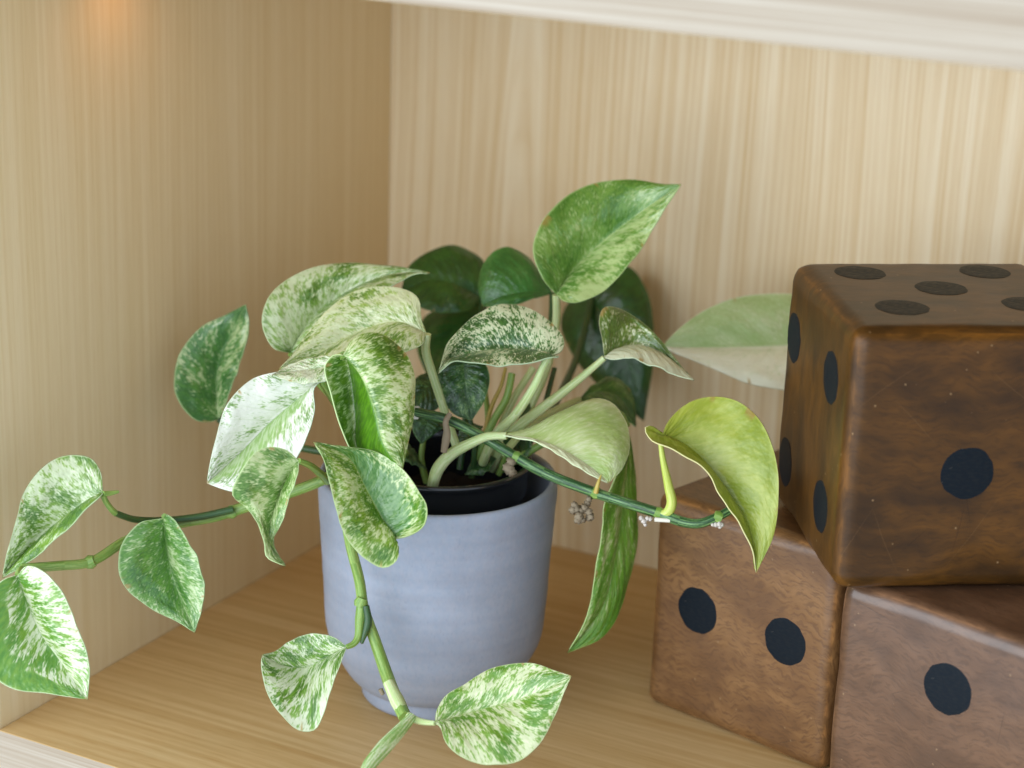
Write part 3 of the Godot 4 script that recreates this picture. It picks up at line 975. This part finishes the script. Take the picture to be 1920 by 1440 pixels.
	stalk(lf, "petiole", 0.756, [1176, 800, 0, 1160, 775, 2, 1100, 790, 4, 1020, 830, 8, 940, 880, 14], [0.0012, 0.0015], young)

	lf = leaf(0.728, [935, 815, 0, 1005, 824, -3, 1060, 846, -4, 1110, 878, -4, 1140, 906, -4], [935, 815, 0, 995, 808, 6, 1026, 792, 10, 1055, 771, 14, 1112, 748, 17, 1148, 760, 16, 1174, 797, 11, 1180, 842, 5, 1164, 882, 0, 1140, 906, -4], [935, 815, 0, 1000, 829, -6, 1042, 848, -8, 1082, 874, -8, 1118, 895, -6, 1140, 906, -4],
		{"seed": 20, "green": c3(168, 196, 112), "deep": c3(150, 182, 92), "pale": c3(226, 234, 200), "left": 0.0, "right": 0.8, "sharp": 0.7, "vein": 0.2, "speck": 0.1, "rough": 0.22, "mottle": 0.5}, 0.12, 0.03)
	lf.set_meta("label", "plain pale green glossy leaf over the pot rim")
	stalk(lf, "petiole", 0.728, [950, 817, 0, 915, 818, 2, 880, 832, 5, 845, 852, 10, 822, 878, 13, 811, 912, 18], [0.0013, 0.0016, 0.0020, 0.0022, 0.0020], light)
	stalk(plant, "dry_petiole", 0.76, [948, 690, 4, 940, 722, 3, 922, 762, 4, 900, 850, 8], [0.0006, 0.0008, 0.0009], amber)
	stalk(plant, "petiole", 0.76, [960, 700, 2, 950, 745, 2, 925, 790, 4, 895, 860, 8], [0.0013, 0.0014, 0.0014], young)
	stalk(plant, "petiole", 0.765, [1000, 690, 6, 965, 745, 4, 940, 800, 4, 925, 870, 6], [0.0013, 0.0014, 0.0014], light)

	for q in [[870, 700, 12, 872, 790, 8, 862, 880], [905, 700, 14, 915, 800, 8, 900, 890], [1010, 700, 16, 985, 790, 12, 955, 880], [1040, 690, 20, 1015, 780, 16, 975, 870], [795, 820, 6, 790, 860, 6, 800, 905], [880, 780, 2, 890, 840, 4, 885, 895], [985, 790, 4, 960, 830, 4, 935, 890]]:
		stalk(plant, "petiole", 0.762, [q[0], q[1], q[2], q[3], q[4], q[5], q[6], q[7], 8], [0.0009, 0.0011, 0.0012], young if int(q[0]) % 2 else shade)
	var under_leaf := {"green": c3(54, 98, 46), "deep": dark, "pale": c3(130, 160, 110), "left": -0.5, "right": -0.4}
	for q in [[930, 860, 905, 868, 872, 890, 31], [740, 862, 765, 850, 800, 880, 32], [1000, 800, 985, 830, 975, 872, 33], [905, 800, 880, 815, 850, 845, 34]]:
		under_leaf.seed = q[6]
		leaf(0.768, [q[0], q[1], 0, q[2], q[3], 0, q[4], q[5], 0], [q[0], q[1], 0, q[2] - 6, q[3] - 20, 4, q[4], q[5], 0], [q[0], q[1], 0, q[2] + 6, q[3] + 18, -4, q[4], q[5], 0], under_leaf.duplicate())

	# the folded leaf in the middle
	lf = leaf(0.708, [644, 665, 0, 678, 706, -3, 704, 772, -5, 721, 835, -5, 754, 882, -3], [644, 665, 0, 622, 668, 5, 609, 688, 5, 620, 737, 3, 640, 804, 2, 668, 858, 2, 710, 880, 0, 754, 882, -3], [644, 665, 0, 664, 634, 2, 705, 624, 5, 750, 650, 6, 776, 702, 5, 777, 758, 3, 766, 826, 0, 754, 882, -3],
		mixed.call(21, -0.02, 0.04, {"pale": c3(206, 220, 172), "glow": 0.5, "inner": 0.6, "solid": c3(92, 146, 28)}), 0.0, 0.12,
		[644, 665, 0, 650, 672, 7, 657, 700, 13, 666, 785, 14, 670, 840, 10, 700, 872, 4, 754, 882, -3])
	stalk(lf, "petiole", 0.708, [644, 665, 3, 640, 690, 22, 690, 790, 28, 740, 860, 34], [0.0012, 0.0015], young)

	# the leaf over the rim
	lf = leaf(0.700, [737, 1011, 0, 710, 962, 4, 684, 914, 5, 658, 864, 3, 627, 843, 0, 588, 829, -2], [737, 1011, 0, 745, 1030, -6, 746, 1047, -9, 728, 1062, -10, 700, 1057, -9, 655, 1015, -8, 628, 940, -7, 608, 865, -5, 588, 829, -2], [737, 1011, 0, 768, 1004, -4, 795, 985, -6, 801, 950, -5, 786, 922, -1, 752, 877, 4, 702, 846, 5, 645, 837, 2, 588, 829, -2],
		mixed.call(22, 0.0, 0.05, {"vein": 0.7, "band": 0.74, "band_color": c3(66, 122, 40), "band_mix": 0.3, "rough": 0.26}), 0.08, -0.10)
	stalk(lf, "petiole", 0.700, [737, 1011, 0, 720, 1000, 10, 690, 960, 18, 675, 920, 24], [0.0012, 0.0014], young)

	# the left front leaf with its twisted tip
	lf = leaf(0.700, [560, 864, 0, 540, 895, 3, 520, 940, 3, 506, 985, 0, 506, 1025, -3, 535, 1062, -2], [560, 864, 0, 540, 846, -2, 507, 839, -5, 470, 857, -8, 449, 890, -8, 437, 926, -8, 460, 948, -4, 483, 980, -4, 496, 1016, -6, 500, 1044, -6, 535, 1062, -2], [560, 864, 0, 557, 890, -3, 545, 925, -4, 526, 983, -2, 512, 1012, 0, 518, 1038, 2, 535, 1062, -2],
		mixed.call(23, 0.06, 0.0, {"green": c3(112, 154, 68), "speck": 0.45}))
	stalk(lf, "petiole", 0.700, [560, 864, 0, 580, 872, 4, 600, 888, 12, 614, 902, 22], [0.0010, 0.0013, 0.0014], young)

	# leaves of the left vine
	lf = leaf(0.712, [193, 924, 0, 150, 950, 3, 95, 990, 3, 45, 1038, 0, 4, 1084, -4], [193, 924, 0, 188, 885, 3, 172, 861, 4, 146, 854, 4, 111, 858, 3, 76, 881, 0, 47, 922, -3, 30, 975, -5, 15, 1030, -5, 4, 1084, -4], [193, 924, 0, 186, 934, -4, 157, 958, -6, 128, 992, -7, 93, 1024, -7, 55, 1052, -6, 4, 1084, -4],
		mixed.call(24, 0.14, -0.45, {"pale": c3(200, 212, 180)}))
	stalk(lf, "petiole", 0.712, [222, 922, 4, 205, 925, 2, 193, 926, 0], [0.0005, 0.0009, 0.0010], young)
	stalk(lf, "petiole", 0.712, [193, 927, 0, 198, 940, 3, 208, 954, 6, 216, 962, 9], [0.0010, 0.0010, 0.0011], young)
	lf = leaf(0.725, [308, 972, 0, 311, 1020, 4, 322, 1075, 4, 342, 1130, 1, 365, 1186, -3], [308, 972, 0, 288, 975, -2, 262, 981, -5, 236, 1010, -7, 223, 1045, -8, 226, 1082, -7, 244, 1111, -6, 280, 1139, -4, 326, 1162, -3, 365, 1186, -3], [308, 972, 0, 312, 965, -2, 331, 980, -4, 356, 1020, -6, 376, 1068, -6, 382, 1112, -5, 376, 1150, -4, 365, 1186, -3],
		mixed.call(25, -0.36, -0.10, {"green": c3(92, 142, 52), "deep": c3(58, 108, 40), "pale": c3(186, 204, 158), "rough": 0.3}))
	stalk(lf, "petiole", 0.725, [308, 968, 0, 312, 975, 6, 325, 980, 10], [0.0010, 0.0012], young)
	lf = leaf(0.700, [33, 1078, 0, 54, 1135, 4, 78, 1190, 4, 118, 1246, 1, 164, 1311, -4], [33, 1078, 0, 5, 1088, -3, -28, 1125, -6, -38, 1190, -7, -22, 1256, -7, 22, 1291, -6, 80, 1299, -5, 164, 1311, -4], [33, 1078, 0, 52, 1062, -3, 86, 1076, -5, 117, 1112, -6, 141, 1164, -6, 158, 1210, -5, 168, 1256, -4, 164, 1311, -4],
		mixed.call(26, 0.02, 0.10, {"outer": 0.5, "pale": c3(210, 217, 192), "green": c3(106, 150, 40), "deep": c3(74, 130, 34), "sharp": 0.3, "speck": 0.4, "run": 2.8}))
	stalk(lf, "petiole", 0.700, [33, 1078, 0, 36, 1070, 2, 42, 1066, 5], [0.0010, 0.0012], young)

	# leaves of the front vine
	lf = leaf(0.720, [650, 1213, 0, 612, 1234, 4, 572, 1252, 5, 530, 1248, 2, 491, 1228, -4], [650, 1213, 0, 627, 1196, 1, 588, 1188, 3, 550, 1199, 3, 515, 1222, 0, 491, 1228, -4], [650, 1213, 0, 641, 1236, -4, 628, 1275, -8, 610, 1330, -11, 590, 1366, -12, 562, 1368, -12, 528, 1343, -11, 503, 1302, -9, 490, 1256, -6, 491, 1228, -4],
		mixed.call(27, -0.02, 0.12, {"pale": c3(208, 216, 190), "green": c3(112, 156, 50), "sharp": 0.32, "run": 2.8}))
	stalk(lf, "petiole", 0.720, [650, 1213, 0, 662, 1208, 1, 671, 1196, 2, 675, 1160, 3, 678, 1128, 3], [0.0009, 0.0013, 0.0017, 0.0016], young)
	lf = leaf(0.690, [816, 1356, 0, 880, 1337, 4, 950, 1318, 4, 1012, 1297, 1, 1071, 1268, -2], [816, 1356, 0, 819, 1334, 3, 836, 1305, 6, 870, 1284, 8, 914, 1257, 9, 956, 1246, 8, 1000, 1245, 6, 1038, 1257, 2, 1071, 1268, -2], [816, 1356, 0, 826, 1364, -4, 836, 1391, -8, 859, 1415, -10, 894, 1430, -11, 934, 1434, -11, 973, 1426, -10, 1011, 1395, -8, 1040, 1340, -5, 1059, 1295, -3, 1071, 1268, -2],
		mixed.call(28, 0.0, 0.06, {"pale": c3(206, 214, 176), "green": c3(110, 152, 48), "deep": c3(78, 128, 36), "sharp": 0.32, "run": 3.4}))
	stalk(lf, "petiole", 0.690, [816, 1356, 0, 796, 1354, 4, 780, 1350, 8, 765, 1342, 10], [0.0008, 0.0011, 0.0014], light)
	stalk(front_vine, "rolled_leaf", 0.690, [772, 1345, 8, 748, 1372, 0, 720, 1402, -8, 690, 1438, -16, 664, 1478, -22], [0.0016, 0.0022, 0.0026, 0.0022, 0.0005], stem_material(c3(130, 172, 88), c3(216, 226, 186), 9))

	# the yellow green leaf beside the dice
	lf = leaf(0.712, [1240, 822, 0, 1278, 830, 4, 1318, 862, 5, 1364, 920, 3, 1402, 985, 0, 1418, 1073, -4], [1240, 822, 0, 1224, 800, -3, 1209, 803, -5, 1220, 827, -6, 1262, 845, -8, 1312, 872, -8, 1348, 924, -8, 1388, 985, -7, 1410, 1030, -6, 1418, 1073, -4], [1240, 822, 0, 1247, 800, 2, 1268, 773, 5, 1299, 752, 7, 1340, 744, 8, 1387, 755, 6, 1427, 792, 2, 1452, 850, -2, 1460, 920, -4, 1450, 1003, -4, 1418, 1073, -4],
		{"seed": 29, "rough": 0.42, "green": c3(152, 170, 46), "deep": c3(132, 154, 36), "pale": c3(176, 188, 82), "left": 0.1, "right": 0.0, "sharp": 0.7, "speck": 0.1, "vein": 0.45, "rib": c3(140, 158, 48), "glow": 0.5, "margin": c3(206, 200, 140)}, 0.05, 0.06)
	lf.set_meta("label", "yellow green leaf hanging before the dice")
	stalk(lf, "petiole", 0.712, [1238, 828, 0, 1243, 862, 1, 1253, 910, 3, 1259, 945, 4, 1250, 962, 5, 1234, 963, 6], [0.0008, 0.0010, 0.0013, 0.0016, 0.0018, 0.0017], yellow)
